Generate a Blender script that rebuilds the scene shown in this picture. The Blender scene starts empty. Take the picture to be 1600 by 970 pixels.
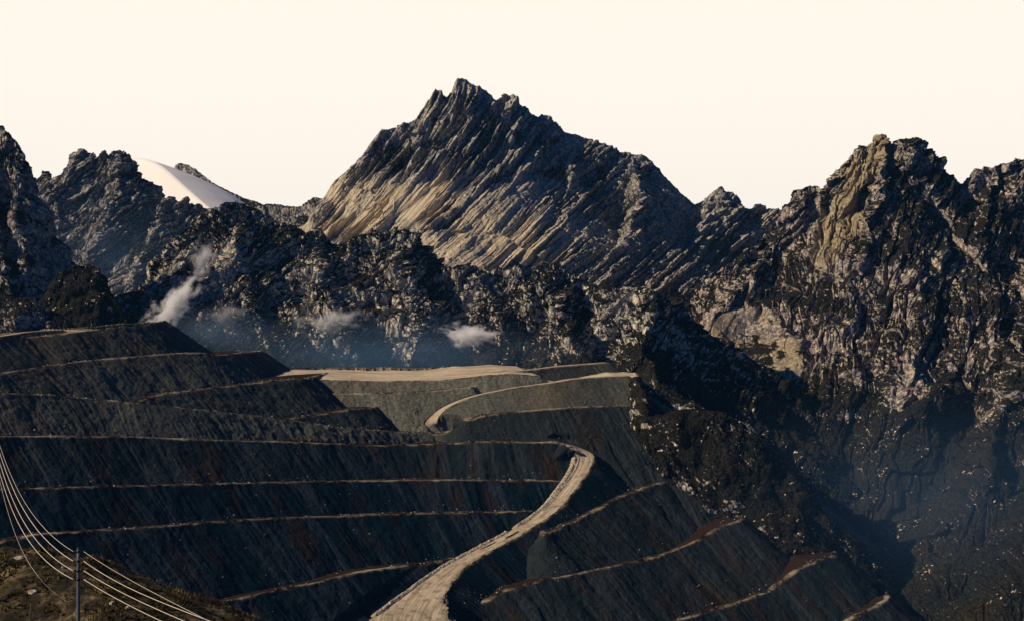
import bpy, math, random
import numpy as np
random.seed(7)
RNG = np.random.RandomState(11)
sc = bpy.context.scene
COL = sc.collection

# ------------------------------------------------------------------ camera, sky, sun, exposure
F, CX, CY = 2462.0, 800.0, 485.0            # focal length and centre in photo pixels
cam_d = bpy.data.cameras.new('camera'); cam = bpy.data.objects.new('camera', cam_d); COL.objects.link(cam)
cam.location = (0, 0, 0); cam.rotation_euler = (math.radians(90), 0, 0)
cam_d.sensor_width = 36; cam_d.lens = 36 * F / 1600; cam_d.clip_start = 1; cam_d.clip_end = 60000
sc.camera = cam

SUN_AZ, SUN_EL = math.radians(-103), math.radians(33)   # azimuth from +Y towards +X: sun stands to the left
sdir = (math.sin(SUN_AZ) * math.cos(SUN_EL), math.cos(SUN_AZ) * math.cos(SUN_EL), math.sin(SUN_EL))
sun_d = bpy.data.lights.new('sun', 'SUN'); sun = bpy.data.objects.new('sun', sun_d); COL.objects.link(sun)
sun_d.energy = 5.0; sun_d.angle = math.radians(0.5); sun_d.color = (1.0, 0.83, 0.60)
from mathutils import Vector
sun.rotation_euler = Vector(sdir).to_track_quat('Z', 'Y').to_euler()

w = bpy.data.worlds.new('World'); sc.world = w; w.use_nodes = True
nt = w.node_tree; nt.nodes.clear()
def N(nt, typ, **kw):
    n = nt.nodes.new(typ)
    for k, v in kw.items():
        if k.startswith('i_'): n.inputs[k[2:].replace('_', ' ')].default_value = v
        else: setattr(n, k, v)
    return n
out = N(nt, 'ShaderNodeOutputWorld'); bg = N(nt, 'ShaderNodeBackground'); bg.inputs['Strength'].default_value = 0.1
sky = N(nt, 'ShaderNodeTexSky', sky_type='NISHITA', sun_disc=False, sun_elevation=SUN_EL, sun_rotation=SUN_AZ,
        altitude=3500, air_density=1.0, dust_density=0.6, ozone_density=1.5)
tc = N(nt, 'ShaderNodeTexCoord'); sep = N(nt, 'ShaderNodeSeparateXYZ')
nt.links.new(tc.outputs['Generated'], sep.inputs[0])
m1 = N(nt, 'ShaderNodeMapRange', interpolation_type='SMOOTHSTEP'); m1.inputs['From Min'].default_value = 0.42; m1.inputs['From Max'].default_value = 0.21
m1.inputs['To Min'].default_value = 0; m1.inputs['To Max'].default_value = 1
m2 = N(nt, 'ShaderNodeMapRange', interpolation_type='SMOOTHSTEP'); m2.inputs['From Min'].default_value = 0.35; m2.inputs['From Max'].default_value = 0.85
m2.inputs['To Min'].default_value = 0.0; m2.inputs['To Max'].default_value = 1
mm = N(nt, 'ShaderNodeMath', operation='MULTIPLY')
nt.links.new(sep.outputs['Z'], m1.inputs[0]); nt.links.new(sep.outputs['Y'], m2.inputs[0])
nt.links.new(m1.outputs[0], mm.inputs[0]); nt.links.new(m2.outputs[0], mm.inputs[1])
dim = N(nt, 'ShaderNodeVectorMath', operation='MULTIPLY'); dim.inputs[1].default_value = (0.10, 0.26, 0.58)   # unseen sky dimmed and blued to cut the fill and cool the shadows
nt.links.new(sky.outputs[0], dim.inputs[0])
mx = N(nt, 'ShaderNodeMix', data_type='RGBA'); mx.inputs['B'].default_value = (10.7, 9.8, 8.65, 1)
for s in mx.inputs:
    if s.name == 'B' and s.type == 'RGBA': s.default_value = (10.7, 9.8, 8.65, 1)
nt.links.new(mm.outputs[0], mx.inputs[0])
ia = [s for s in mx.inputs if s.name == 'A' and s.type == 'RGBA'][0]
oc = [s for s in mx.outputs if s.type == 'RGBA'][0]
nt.links.new(dim.outputs[0], ia); nt.links.new(oc, bg.inputs['Color']); nt.links.new(bg.outputs[0], out.inputs['Surface'])

sc.view_settings.view_transform = 'Standard'; sc.view_settings.look = 'None'
sc.view_settings.exposure = 0; sc.view_settings.gamma = 1; sc.view_settings.use_curve_mapping = False
sc.render.engine = 'CYCLES'
sc.cycles.max_bounces = 14; sc.cycles.diffuse_bounces = 2; sc.cycles.volume_bounces = 14
sc.cycles.volume_step_rate = 1.0

# ------------------------------------------------------------------ numeric helpers
def at(x, y, D): return np.array([D * (x - CX) / F, D, -D * (y - CY) / F])
def dzp(y): return -(np.asarray(y, float) - CY) / F

_perm = RNG.permutation(256); _perm = np.concatenate([_perm, _perm, _perm]).astype(np.int32)
_g = RNG.normal(size=(256, 3)); _g /= np.linalg.norm(_g, axis=1)[:, None]; _g = _g.astype(np.float32)
def perlin(x, y, z=0.0):
    x, y, z = np.broadcast_arrays(np.asarray(x, np.float32), np.asarray(y, np.float32), np.asarray(z, np.float32))
    xi, yi, zi = np.floor(x), np.floor(y), np.floor(z)
    fx, fy, fz = x - xi, y - yi, z - zi
    xi = xi.astype(np.int32) & 255; yi = yi.astype(np.int32) & 255; zi = zi.astype(np.int32) & 255
    u = fx*fx*fx*(fx*(fx*6-15)+10); v = fy*fy*fy*(fy*(fy*6-15)+10); w_ = fz*fz*fz*(fz*(fz*6-15)+10)
    r = 0
    for a in (0, 1):
        pa = _perm[xi + a]; wa = u if a else 1 - u
        for b in (0, 1):
            pb = _perm[pa + yi + b]; wb = wa * (v if b else 1 - v)
            for c in (0, 1):
                g = _g[_perm[pb + zi + c] & 255]
                r = r + wb * (w_ if c else 1 - w_) * (g[..., 0]*(fx-a) + g[..., 1]*(fy-b) + g[..., 2]*(fz-c))
    return r * 1.6
def fbm(x, y, z=0.0, o=4, gain=0.5, lac=2.03):
    r = 0; a = 1.0
    for i in range(o):
        r = r + a * perlin(x + 17.3*i, y + 9.1*i, z + 5.7*i); a *= gain; x = x*lac; y = y*lac; z = np.asarray(z)*lac
    return r
def ridged(x, y, z=0.0, o=4, gain=0.5, lac=2.1):
    r = 0; a = 1.0
    for i in range(o):
        n = 1 - np.abs(perlin(x + 7.7*i, y + 3.9*i, z + 1.3*i)) * 1.6
        r = r + a * n; a *= gain; x = x*lac; y = y*lac; z = np.asarray(z)*lac
    return r
def billow(x, y, z=0.0, o=3, gain=0.5, lac=2.1):
    r = 0; a = 1.0
    for i in range(o):
        r = r + a * np.abs(perlin(x + 3.7*i, y + 8.9*i, z + 2.3*i)); a *= gain; x = x*lac; y = y*lac; z = np.asarray(z)*lac
    return r
def worley(x, y, z=0.0, seed=0, off=False):
    """F1, F2 and the random value of the nearest cell in 3-D."""
    x, y, z = np.broadcast_arrays(np.asarray(x, np.float32), np.asarray(y, np.float32), np.asarray(z, np.float32))
    xi, yi, zi = np.floor(x).astype(np.int32), np.floor(y).astype(np.int32), np.floor(z).astype(np.int32)
    f1 = np.full(x.shape, 9.0, np.float32); f2 = f1.copy(); idv = np.zeros(x.shape, np.float32); ox = idv.copy(); oy = idv.copy(); oz = idv.copy()
    jit = np.random.RandomState(seed + 5).rand(256, 4).astype(np.float32)
    for a in (-1, 0, 1):
        pa = _perm[(xi + a) & 255]
        for b in (-1, 0, 1):
            pb = _perm[pa + ((yi + b) & 255)]
            for c in (-1, 0, 1):
                h = jit[_perm[pb + ((zi + c) & 255)] & 255]
                ex = x - (xi + a + h[..., 0]); ey = y - (yi + b + h[..., 1]); ez = z - (zi + c + h[..., 2])
                d = ex*ex + ey*ey + ez*ez
                n = d < f1
                if off: ox = np.where(n, ex, ox); oy = np.where(n, ey, oy); oz = np.where(n, ez, oz)
                f2 = np.where(n, f1, np.minimum(f2, d)); idv = np.where(n, h[..., 3], idv); f1 = np.where(n, d, f1)
    if off: return np.sqrt(f1), np.sqrt(f2), idv, ox, oy, oz
    return np.sqrt(f1), np.sqrt(f2), idv
def sstep(a, b, x):
    t = np.clip((x - a) / (b - a), 0, 1); return t*t*(3 - 2*t)
def plates(s, v, a, b, seed=0):
    """slab plates elongated along the strata: a random level per plate, with open joints"""
    f1, f2, r, dx, dv, _ = worley(s/a, v/b, seed*3.7, seed, True)
    r2 = (r*13.71) % 1.0; r3 = (r*29.37) % 1.0
    return (r - .5) + 1.5*dx*(2*r2 - .8) + .7*dv*(2*r3 - 1) - .40*sstep(.14, .02, f2 - f1)
def facets(x, y, z, seed=0):
    f1, f2, r, dx, dy, dz = worley(x, y, z, seed, True)
    r2 = (r*13.71) % 1.0; r3 = (r*29.37) % 1.0
    return (r - .5)*.9 + 1.5*dx*(2*r2 - .8) + 1.2*dz*(2*r3 - 1) - .30*sstep(.14, .02, f2 - f1)
def saw(p, sharp=0.82):
    q = p - np.floor(p)
    return np.where(q < sharp, q / sharp, (1 - q) / (1 - sharp))

def link_mesh(name, me, mat=None, parent=None):
    o = bpy.data.objects.new(name, me); COL.objects.link(o)
    if mat: me.materials.append(mat)
    if parent: o.parent = parent
    return o
def tag(o, label=None, cat=None, group=None, kind=None):
    if label: o['label'] = label
    if cat: o['category'] = cat
    if group: o['group'] = group
    if kind: o['kind'] = kind
    return o
def grid_mesh(name, P, mat, attrs=None, uv=None, smooth=False):
    r, c = P.shape[:2]
    me = bpy.data.meshes.new(name)
    me.vertices.add(r*c); me.vertices.foreach_set('co', P.reshape(-1).astype(np.float32))
    i = np.arange(r*c).reshape(r, c)
    q = np.stack([i[:-1, :-1], i[:-1, 1:], i[1:, 1:], i[1:, :-1]], -1).reshape(-1, 4)
    n = len(q)
    me.loops.add(n*4); me.loops.foreach_set('vertex_index', q.reshape(-1).astype(np.int32))
    me.polygons.add(n); me.polygons.foreach_set('loop_start', np.arange(0, n*4, 4, dtype=np.int32))
    me.update(calc_edges=True)
    me.polygons.foreach_set('use_smooth', np.full(n, smooth))
    for k, v in (attrs or {}).items():
        a = me.attributes.new(k, 'FLOAT', 'POINT'); a.data.foreach_set('value', np.asarray(v, np.float32).reshape(-1))
    if uv is not None:
        a = me.attributes.new('fall', 'FLOAT_VECTOR', 'POINT')
        a.data.foreach_set('vector', uv.reshape(-1).astype(np.float32))
    me.update()
    return link_mesh(name, me, mat)
def tri_mesh(name, V, Fc, mat, parent=None, smooth=False):
    me = bpy.data.meshes.new(name); me.from_pydata([tuple(v) for v in V], [], [tuple(f) for f in Fc]); me.update()
    if smooth: me.polygons.foreach_set('use_smooth', np.full(len(me.polygons), True))
    return link_mesh(name, me, mat, parent)
def normals(P):
    du = np.gradient(P, axis=1); dv = np.gradient(P, axis=0)
    n = np.cross(du, dv); n /= np.linalg.norm(n, axis=-1, keepdims=True) + 1e-9
    return np.where(n[..., 2:3] < 0, -n, n)

# ------------------------------------------------------------------ materials
def new_mat(name):
    m = bpy.data.materials.new(name); m.use_nodes = True; t = m.node_tree
    b = t.nodes['Principled BSDF']; b.inputs['Roughness'].default_value = 0.9
    b.inputs['Specular IOR Level'].default_value = 0.15
    return m, t, b
def ramp(t, src, stops, interp='LINEAR'):
    r = N(t, 'ShaderNodeValToRGB'); r.color_ramp.interpolation = interp
    e = r.color_ramp.elements
    while len(e) < len(stops): e.new(0.5)
    for k, (p, c) in enumerate(stops):
        e[k].position = p; e[k].color = (*c, 1) if len(c) == 3 else c
    t.links.new(src, r.inputs[0]); return r.outputs[0]
def mixc(t, fac, a, b, mode='MIX'):
    m = N(t, 'ShaderNodeMix', data_type='RGBA', blend_type=mode)
    fi = m.inputs[0]
    A = [s for s in m.inputs if s.name == 'A' and s.type == 'RGBA'][0]; B = [s for s in m.inputs if s.name == 'B' and s.type == 'RGBA'][0]
    for s, v in ((fi, fac), (A, a), (B, b)):
        if isinstance(v, (float, int)): s.default_value = v
        elif isinstance(v, tuple): s.default_value = (*v, 1)
        else: t.links.new(v, s)
    return [s for s in m.outputs if s.type == 'RGBA'][0]
def math_(t, op, a, b=None, clamp=False):
    m = N(t, 'ShaderNodeMath', operation=op, use_clamp=clamp)
    for s, v in zip(m.inputs, (a, b)):
        if v is None: continue
        if isinstance(v, (float, int)): s.default_value = v
        else: t.links.new(v, s)
    return m.outputs[0]
def tex_noise(t, vec, scale, detail=4, rough=0.6):
    n = N(t, 'ShaderNodeTexNoise'); n.inputs['Scale'].default_value = scale; n.inputs['Detail'].default_value = detail
    n.inputs['Roughness'].default_value = rough
    if vec is not None: t.links.new(vec, n.inputs['Vector'])
    return n.outputs['Fac']
def attr(t, name, vec=False):
    a = N(t, 'ShaderNodeAttribute', attribute_name=name); return a.outputs['Vector' if vec else 'Fac']
def mapping(t, vec, scale=(1, 1, 1), rot=(0, 0, 0)):
    m = N(t, 'ShaderNodeMapping'); m.inputs['Scale'].default_value = scale; m.inputs['Rotation'].default_value = rot
    t.links.new(vec, m.inputs['Vector']); return m.outputs[0]
def bump(t, b, h, dist, strength=1.0):
    n = N(t, 'ShaderNodeBump'); n.inputs['Distance'].default_value = dist; n.inputs['Strength'].default_value = strength
    t.links.new(h, n.inputs['Height']); t.links.new(n.outputs[0], b.inputs['Normal'])

def rock_material(name, pale, mid, dark, moss, warm, fine=0.12, bmp=2.0):
    """limestone with dark stained and mossy patches; attributes: rock (bare rock exposure), hue (patches of warm stone, and sunlight painted on the main and right peaks)"""
    m, t, b = new_mat(name); b.inputs['Specular IOR Level'].default_value = 0.03
    geo = N(t, 'ShaderNodeNewGeometry').outputs['Position']
    n1 = tex_noise(t, geo, fine, 6, 0.72); n2 = tex_noise(t, geo, fine * 0.22, 5, 0.65)
    stone = ramp(t, n1, [(0.34, dark), (0.50, mid), (0.64, pale)])
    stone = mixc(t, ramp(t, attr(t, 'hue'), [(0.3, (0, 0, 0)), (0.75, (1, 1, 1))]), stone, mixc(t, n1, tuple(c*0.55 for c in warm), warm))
    fl = tex_noise(t, geo, fine*1.15, 5, .7)
    stone = mixc(t, math_(t, 'MULTIPLY', ramp(t, fl, [(.57, (0, 0, 0)), (.66, (1, 1, 1))]), .55), stone, tuple(min(.78, c*1.5) for c in pale))
    mo = mixc(t, n2, tuple(c * 0.6 for c in moss), tuple(c * 1.5 for c in moss))
    n3 = tex_noise(t, geo, .007, 5, .65)
    mo = mixc(t, ramp(t, n3, [(.44, (0, 0, 0)), (.62, (.7, .7, .7))]), mo, mixc(t, n1, (.010, .0085, .004), (.042, .030, .014)))
    gr = tex_noise(t, geo, .21, 5, .8)
    mo = mixc(t, ramp(t, gr, [(.40, (.35, .35, .35)), (.64, (2.2, 2.2, 2.2))]), mo, mo, 'MULTIPLY') if False else mixc(t, ramp(t, gr, [(.42, (0, 0, 0)), (.62, (1, 1, 1))]), mixc(t, .65, mo, (0, 0, 0)), mixc(t, .035, mo, (.5, .45, .33)))
    bld = tex_noise(t, geo, .15, 3, .6)
    mo = mixc(t, ramp(t, math_(t, 'ADD', math_(t, 'MULTIPLY', bld, .7), math_(t, 'MULTIPLY', tex_noise(t, geo, .02, 3, .6), .3)), [(.625, (0, 0, 0)), (.655, (1, 1, 1))]), mo, pale)
    f = math_(t, 'ADD', attr(t, 'rock'), math_(t, 'MULTIPLY', math_(t, 'SUBTRACT', n2, 0.5), 0.55))
    f = math_(t, 'ADD', f, math_(t, 'MULTIPLY', math_(t, 'SUBTRACT', n1, 0.5), 0.7))
    f = ramp(t, f, [(0.42, (0, 0, 0)), (0.54, (1, 1, 1))])
    t.links.new(mixc(t, f, mo, stone), b.inputs['Base Color'])
    bump(t, b, math_(t, 'ADD', n1, tex_noise(t, geo, fine * 3.1, 3, 0.6)), bmp)
    return m

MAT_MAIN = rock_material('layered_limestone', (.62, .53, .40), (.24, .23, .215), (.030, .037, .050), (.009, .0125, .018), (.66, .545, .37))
MAT_MID = rock_material('mossy_limestone', (.72, .61, .44), (.29, .275, .25), (.020, .029, .041), (.004, .007, .0095), (.10, .07, .032), fine=0.10)
MAT_RIGHT = rock_material('purple_grey_limestone', (.60, .49, .36), (.185, .158, .155), (.020, .024, .034), (.0115, .0135, .0135), (.36, .285, .17), fine=0.11)
MAT_LEFT = rock_material('dark_grey_limestone', (.58, .50, .38), (.19, .185, .18), (.020, .026, .036), (.007, .010, .014), (.20, .145, .08), fine=0.11)

# ------------------------------------------------------------------ mountains
def ridge_height(X, Y, ridges, floor):
    h = np.full(X.shape, floor, np.float32)
    for rd in ridges:
        pts = np.array([at(*p) for p in rd['pts']], np.float32)
        k1, d1, k2 = rd.get('prof', (1.3, 250, 0.6)); e = rd.get('round', 0)
        for a, b in zip(pts[:-1], pts[1:]):
            dx, dy = b[0] - a[0], b[1] - a[1]; L = dx*dx + dy*dy + 1e-6
            tt = np.clip(((X - a[0])*dx + (Y - a[1])*dy) / L, 0, 1)
            d = np.sqrt((X - a[0] - tt*dx)**2 + (Y - a[1] - tt*dy)**2)
            if e: d = np.sqrt(d*d + e*e) - e
            z = a[2] + tt*(b[2] - a[2]) - np.where(d < d1, k1*d, k1*d1 + k2*(d - d1))
            np.maximum(h, z, out=h)
    return h
def massif(name, ridges, xr, Dr, nc, nr, mat, disp, rockfn, floor=-620, warp=(60, 14), label='', dpow=1.0, smooth=False):
    xs = np.linspace(xr[0], xr[1], nc); t = np.linspace(0, 1, nr)
    Ds = Dr[0] + (Dr[1] - Dr[0]) * t**dpow
    px, D = np.meshgrid(xs, Ds)
    X = (D * (px - CX) / F).astype(np.float32); Y = D.astype(np.float32)
    wl, wa = warp
    Xw = X + wa * fbm(X/wl, Y/wl, 3.3, 3); Yw = Y + wa * fbm(X/wl, Y/wl, 8.8, 3)
    Z = ridge_height(Xw, Yw, ridges, floor)
    P = np.stack([X, Y, Z], -1)
    n = normals(P)
    dv = disp(P, n, px)
    P = P + (n * np.array([1, 1, .6])) * dv[..., None] if dv.ndim == 2 else P + dv
    n2 = normals(P)
    rk, hue = rockfn(P, n2, px, dv)
    o = grid_mesh(name, P, mat, {'rock': rk, 'hue': hue}, smooth=smooth)
    tag(o, label, 'mountain', kind='structure')
    return o

def pix(P):
    return CX + F * P[..., 0] / P[..., 1], CY - F * P[..., 2] / P[..., 1]

main_sil = [(440,360,4080),(470,352,4080),(485,335,4080),(500,310,4080),(522,285,4090),(545,262,4100),(562,245,4110),(575,228,4120),(588,212,4130),(600,205,4130),(620,196,4140),(640,191,4150),
            (650,186,4150),(658,172,4160),(668,160,4170),(676,143,4180),(684,137,4190),(690,141,4190),(696,150,4190),(703,141,4200),(710,127,4200),(718,121,4200),(726,122,4200),(734,131,4205),(744,135,4210),
            (752,138,4210),(762,140,4215),(770,150,4220),(776,160,4220),(783,152,4225),(792,147,4230),(802,146,4230),(810,152,4235),(816,166,4240),(824,165,4240),(830,174,4245),(845,180,4250),(862,184,4260),
            (880,197,4265),(888,206,4270),(905,210,4275),(930,219,4285),(955,229,4290),(985,240,4300),(1008,245,4305),(1022,258,4310),(1032,270,4310),(1050,287,4320),(1068,306,4330),(1085,318,4330),
            (1098,312,4330),(1110,302,4330),(1118,297,4330),(1126,290,4330),(1132,300,4330),(1142,298,4330),(1150,305,4330),(1156,322,4330),(1170,326,4330),(1182,319,4330),(1200,322,4330),(1215,326,4330),(1240,334,4330),(1290,345,4330)]
# main peak: tilted ribs above, slabs below
def disp_main(P, n, px):
    X, Y, Z = P[..., 0], P[..., 1], P[..., 2]
    zz = np.clip(Z, 0, 650)
    G = 1.0*(zz - 150) - 0.66/900*(zz - 150)**2
    x_, y_ = pix(P)
    right = sstep(820, 980, x_)
    s = X - G*(1 + .25*right) + 6*fbm(X/110, Z/110, 1.0, 2)
    fb = worley(X/210, Y/400, Z/170, 31)[2]; s = s + 46*(fb - .5)
    v = (Z + 0.4*X)
    up = sstep(270, 420, Z)*(1 - .6*right)
    slab = np.exp(-(((x_ - 645 + (y_-315)*.6)/42)**2 + ((y_ - 318)/36)**2)**2)
    amp = (0.22 + 0.95*sstep(-.3, .35, perlin(X/140, Z/120, 4.2))) * (1 - .92*slab) * (.55 + .9*((fb*7.3) % 1.0))
    d = up*(24*(saw(s/48 + .5*perlin(s/200, v/260, 2.0), .6) - .5) + 9*(saw(s/19 + .5*perlin(s/90, v/160, 6.0), .55) - .5))
    d = d + 15*(1 - up*.5)*(saw(s/74 + .8*perlin(s/160, v/300, 7.0), .82) - .5)*amp
    d = d + (15*plates(s, v, 44, 380, 1) + 6.5*plates(s + 2*perlin(s/20, v/60, 1.), v, 15, 170, 2) + 1.8*plates(s + 1.*perlin(s/9, v/30, 2.), v, 6.5, 90, 3))*amp
    d = d + 4.0*(saw(s/19 + .9*perlin(s/60, v/170, 5.0), .76) - .5)*amp
    d = d + (1.3 + 2*right)*fbm(X/13, Z/11, Y/16, 3)*(1 - .9*slab)
    d = d + (4 + 5*right)*(billow(X/34, Z/30, Y/40, 4) - .5)*(1 - .9*slab)
    d = d + 14*right*(ridged((X + Z)/70, (Z*1.3 - X*.3)/45, 3.0, 4) - 1.1)
    ysil = np.interp(x_, [p[0] for p in main_sil], [p[1] for p in main_sil]); d = d*(.52 + .48*sstep(2, 34, y_ - ysil))
    e = n*.45 + np.array([-.12, -.75, .1]); return (e*d[..., None]).astype(np.float32)
def rock_main(P, n, px, dv):
    X, Y, Z = P[..., 0], P[..., 1], P[..., 2]
    x_, y_ = pix(P)
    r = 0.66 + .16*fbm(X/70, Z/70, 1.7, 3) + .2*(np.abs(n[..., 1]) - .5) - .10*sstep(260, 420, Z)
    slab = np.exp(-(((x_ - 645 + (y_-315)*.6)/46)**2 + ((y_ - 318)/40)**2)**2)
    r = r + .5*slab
    hue = .20 + .30*fbm(X/160, Z/120, 6.0, 3) + .30*slab + (.42 + .5*fbm(X/75, Z/60, 3.0, 3))*sstep(400, 260, Z)*sstep(980, 760, x_)  # slab and lower left face warmed in colour as painted sunlight
    return r, hue
spurs_main = [dict(pts=[(718,121,4200),(700,190,4120),(655,255,4030),(600,330,3930),(560,390,3830)], prof=(1.5, 120, .8)),
              dict(pts=[(797,147,4230),(800,215,4130),(775,285,4010),(720,350,3890),(690,410,3790)], prof=(1.5, 110, .8)),
              dict(pts=[(888,206,4270),(895,270,4150),(880,330,4030),(840,390,3880),(800,430,3780)], prof=(1.4, 110, .8)),
              dict(pts=[(985,240,4300),(1000,300,4170),(985,360,4020),(930,420,3850)], prof=(1.3, 110, .7)),
              dict(pts=[(1110,305,4330),(1090,370,4180),(1040,430,3950),(990,470,3780)], prof=(1.1, 110, .6))]
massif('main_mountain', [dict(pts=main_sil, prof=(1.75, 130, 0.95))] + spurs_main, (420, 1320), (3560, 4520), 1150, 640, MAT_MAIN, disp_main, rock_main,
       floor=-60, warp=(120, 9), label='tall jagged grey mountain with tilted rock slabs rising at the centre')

def lumpy(amp, wl, flut=0.0, fl_wl=14, strat=0.0, rot=0.6, seed=0.0, foot=None, big=1.0, fine=1.0, ss=1.0):
    def f(P, n, px):
        X, Y, Z = P[..., 0], P[..., 1], P[..., 2]
        calm = .5 + .5*sstep(foot[0], foot[1], Z) if foot else 1.0
        calm = fine*calm*(.30 + 1.0*sstep(-.25, .35, perlin(X/140 + seed, Z/120, Y/200 + 3.)))
        a = billow(X/wl + seed, Y/wl, Z/wl, 3)
        f1, f2, _ = worley(X/(wl*.42) + seed, Y/(wl*.42), Z/(wl*.55), int(seed*10))
        d0 = big*(amp*(a - .45) + amp*.55*(.55 - f1)); d = 0
        sl = X + .45*Z
        d = d + amp*.26*facets(sl/(wl*.26) + seed, Y/(wl*.30), Z/(wl*.42), int(seed*10) + 3)
        d = d + amp*.13*facets((sl + 4*perlin(X/20, Z/20, seed))/(wl*.11) + seed, Y/(wl*.13), Z/(wl*.19), int(seed*10) + 5)
        d = d + amp*.055*facets(sl/(wl*.052) + seed, Y/(wl*.06), Z/(wl*.085), int(seed*10) + 7)
        d = d + amp*.05*fbm(X/(wl*.06), Y/(wl*.06), Z/(wl*.06), 3)
        if flut:
            s = X + .25*Z + 8*fbm(X/60, Z/60, seed, 2)
            m = sstep(-.1, .35, perlin(X/150 + seed, Z/110, 5.5))
            d = d + flut*m*(ridged(s/fl_wl, Z/(fl_wl*7), seed, 3) - 1)
        if strat:
            s = X*math.sin(rot) - Z*math.cos(rot) + 10*fbm(X/70, Z/70, seed, 2)
            v = X*math.cos(rot) + Z*math.sin(rot)
            k = int(seed*10) + 11
            s = s + 25*ss*(worley(X/(150*ss), Y/(200*ss), Z/(130*ss), k)[2] - .5)
            d0 = d0 + strat*(1.6*plates(s, v, 30*ss, 100*ss, k) + .8*plates(s + 3*perlin(s/15, v/30, 1.), v, 12*ss, 45*ss, k+1) + .35*plates(s, v, 5.5*ss, 20*ss, k+2)) + strat*.5*(saw(s/34 + .8*perlin(s/90, v/160, seed + 2), .75) - .5)
        d0 = d0 + 1.5*fbm(X/13, Y/13, Z/13, 4, .6)
        if foot: d0 = d0*(.45 + .55*sstep(foot[0], foot[1], Z))
        return (d0 + d*calm).astype(np.float32)
    return f
def mossy(base, wl=60, seed=0.0, steep=.5, hue0=.1, low=None):
    def f(P, n, px, dv):
        X, Y, Z = P[..., 0], P[..., 1], P[..., 2]
        r = base + .30*fbm(X/(wl*2.6) + seed, Z/(wl*2.2), Y/(wl*3), 3, .5) + .08*fbm(X/wl + seed, Z/wl, Y/wl, 2, .5) + 1.3*steep*(.60 - n[..., 2])
        if low: r = r - low[2]*sstep(low[1], low[0], Z)
        hue = hue0 + .4*fbm(X/140 + seed, Z/110, Y/200, 3)
        return r, hue
    return f

# far ridge with the pale snowfield behind the left-hand knobs
def flat_disp(P, n, px): return (4*fbm(P[..., 0]/120, P[..., 2]/120, 1., 3)).astype(np.float32)
m, t, b = new_mat('old_snow'); geo = N(t, 'ShaderNodeNewGeometry').outputs['Position']
t.links.new(ramp(t, tex_noise(t, geo, .01, 4), [(.3, (.88, .85, .80)), (.7, (.92, .89, .84))]), b.inputs['Base Color']); MAT_SNOW = m
cxs = np.linspace(150, 345, 90); cyy = np.interp(cxs, [150,185,213,235,255,272,290,308,322,345], [262,250,245.5,249.5,259.5,277,293,309,321,340]); cD = np.interp(cxs, [150,345], [5500,4560])
cyy = np.convolve(np.pad(cyy, 8, mode='edge'), np.ones(17)/17, 'valid')
CR = np.stack([cD*(cxs-CX)/F, cD, -cD*(cyy-CY)/F], -1); tt = np.concatenate([np.linspace(-260, -4, 14), np.linspace(0, 700, 70)])
SN = CR[None] + np.array([-.93, -.37, 0])*tt[:, None, None]
SN[..., 2] -= np.where(tt < 0, -.25*tt + .0006*tt*tt, 0.46*tt + .0002*tt*tt)[:, None]
SN[..., 2] += (3.0*fbm(SN[..., 0]/160, SN[..., 1]/160, 1., 3))*sstep(0, 60, np.abs(tt))[:, None]
tag(grid_mesh('snowy_mountain', SN, MAT_SNOW, smooth=True), 'pale smooth snow slope behind the dark left knobs', 'mountain', kind='structure')
massif('far_ridge', [dict(pts=[(277,254,5200),(286,258,5200),(295,258,5190),(307,264,5180),(321,275,5170),(340,291,5150),(372,306,5120),(395,312,5100),(412,322,5080),(440,318,5080),(465,324,5050),(478,316,5050),(490,308,5050),(500,310,5050),(540,318,5050)], prof=(1.4, 120, .7)),
                     dict(pts=[(318,292,5170),(310,305,5100),(300,325,5000)], prof=(1.2, 100, .7))],
       (262, 560), (4550, 5500), 420, 330, MAT_LEFT, lumpy(14, 90, seed=.7), mossy(.5, seed=2.), floor=40, warp=(100, 8), label='low dark blue ridge in the gap left of the main peak')
# left knobs
knob = [(40,330,4300),(62,292,4300),(68,270,4300),(75,264,4300),(84,276,4300),(100,279,4300),(106,262,4300),(115,243,4300),(125,232,4300),(136,237,4300),(148,243,4300),(160,240,4300),(170,242,4300),(178,234,4300),(188,232,4300),(196,238,4300),(206,248,4300),(212,266,4290),(222,284,4280),(234,297,4270),(255,305,4260),(280,312,4250),(310,322,4250),(350,330,4250),(420,345,4250)]
massif('twin_knob_mountain', [dict(pts=knob, prof=(1.5, 110, .8)), dict(pts=[(188,232,4300),(180,300,4180),(150,370,4030),(130,440,3880)], prof=(1.2, 120, .7)), dict(pts=[(255,305,4260),(245,350,4120),(215,410,3980),(200,480,3800)], prof=(1.1, 120, .7)), dict(pts=[(75,264,4300),(90,330,4150),(95,420,3950)], prof=(1.2, 120, .7))],
       (20, 460), (3550, 4600), 620, 560, MAT_LEFT, lumpy(22, 120, strat=9, rot=.9, seed=1.3, fine=.7, ss=1.3), mossy(.56, seed=1., hue0=.15), floor=-200, warp=(110, 12), label='grey mountain with two rounded rock knobs on top')
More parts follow.
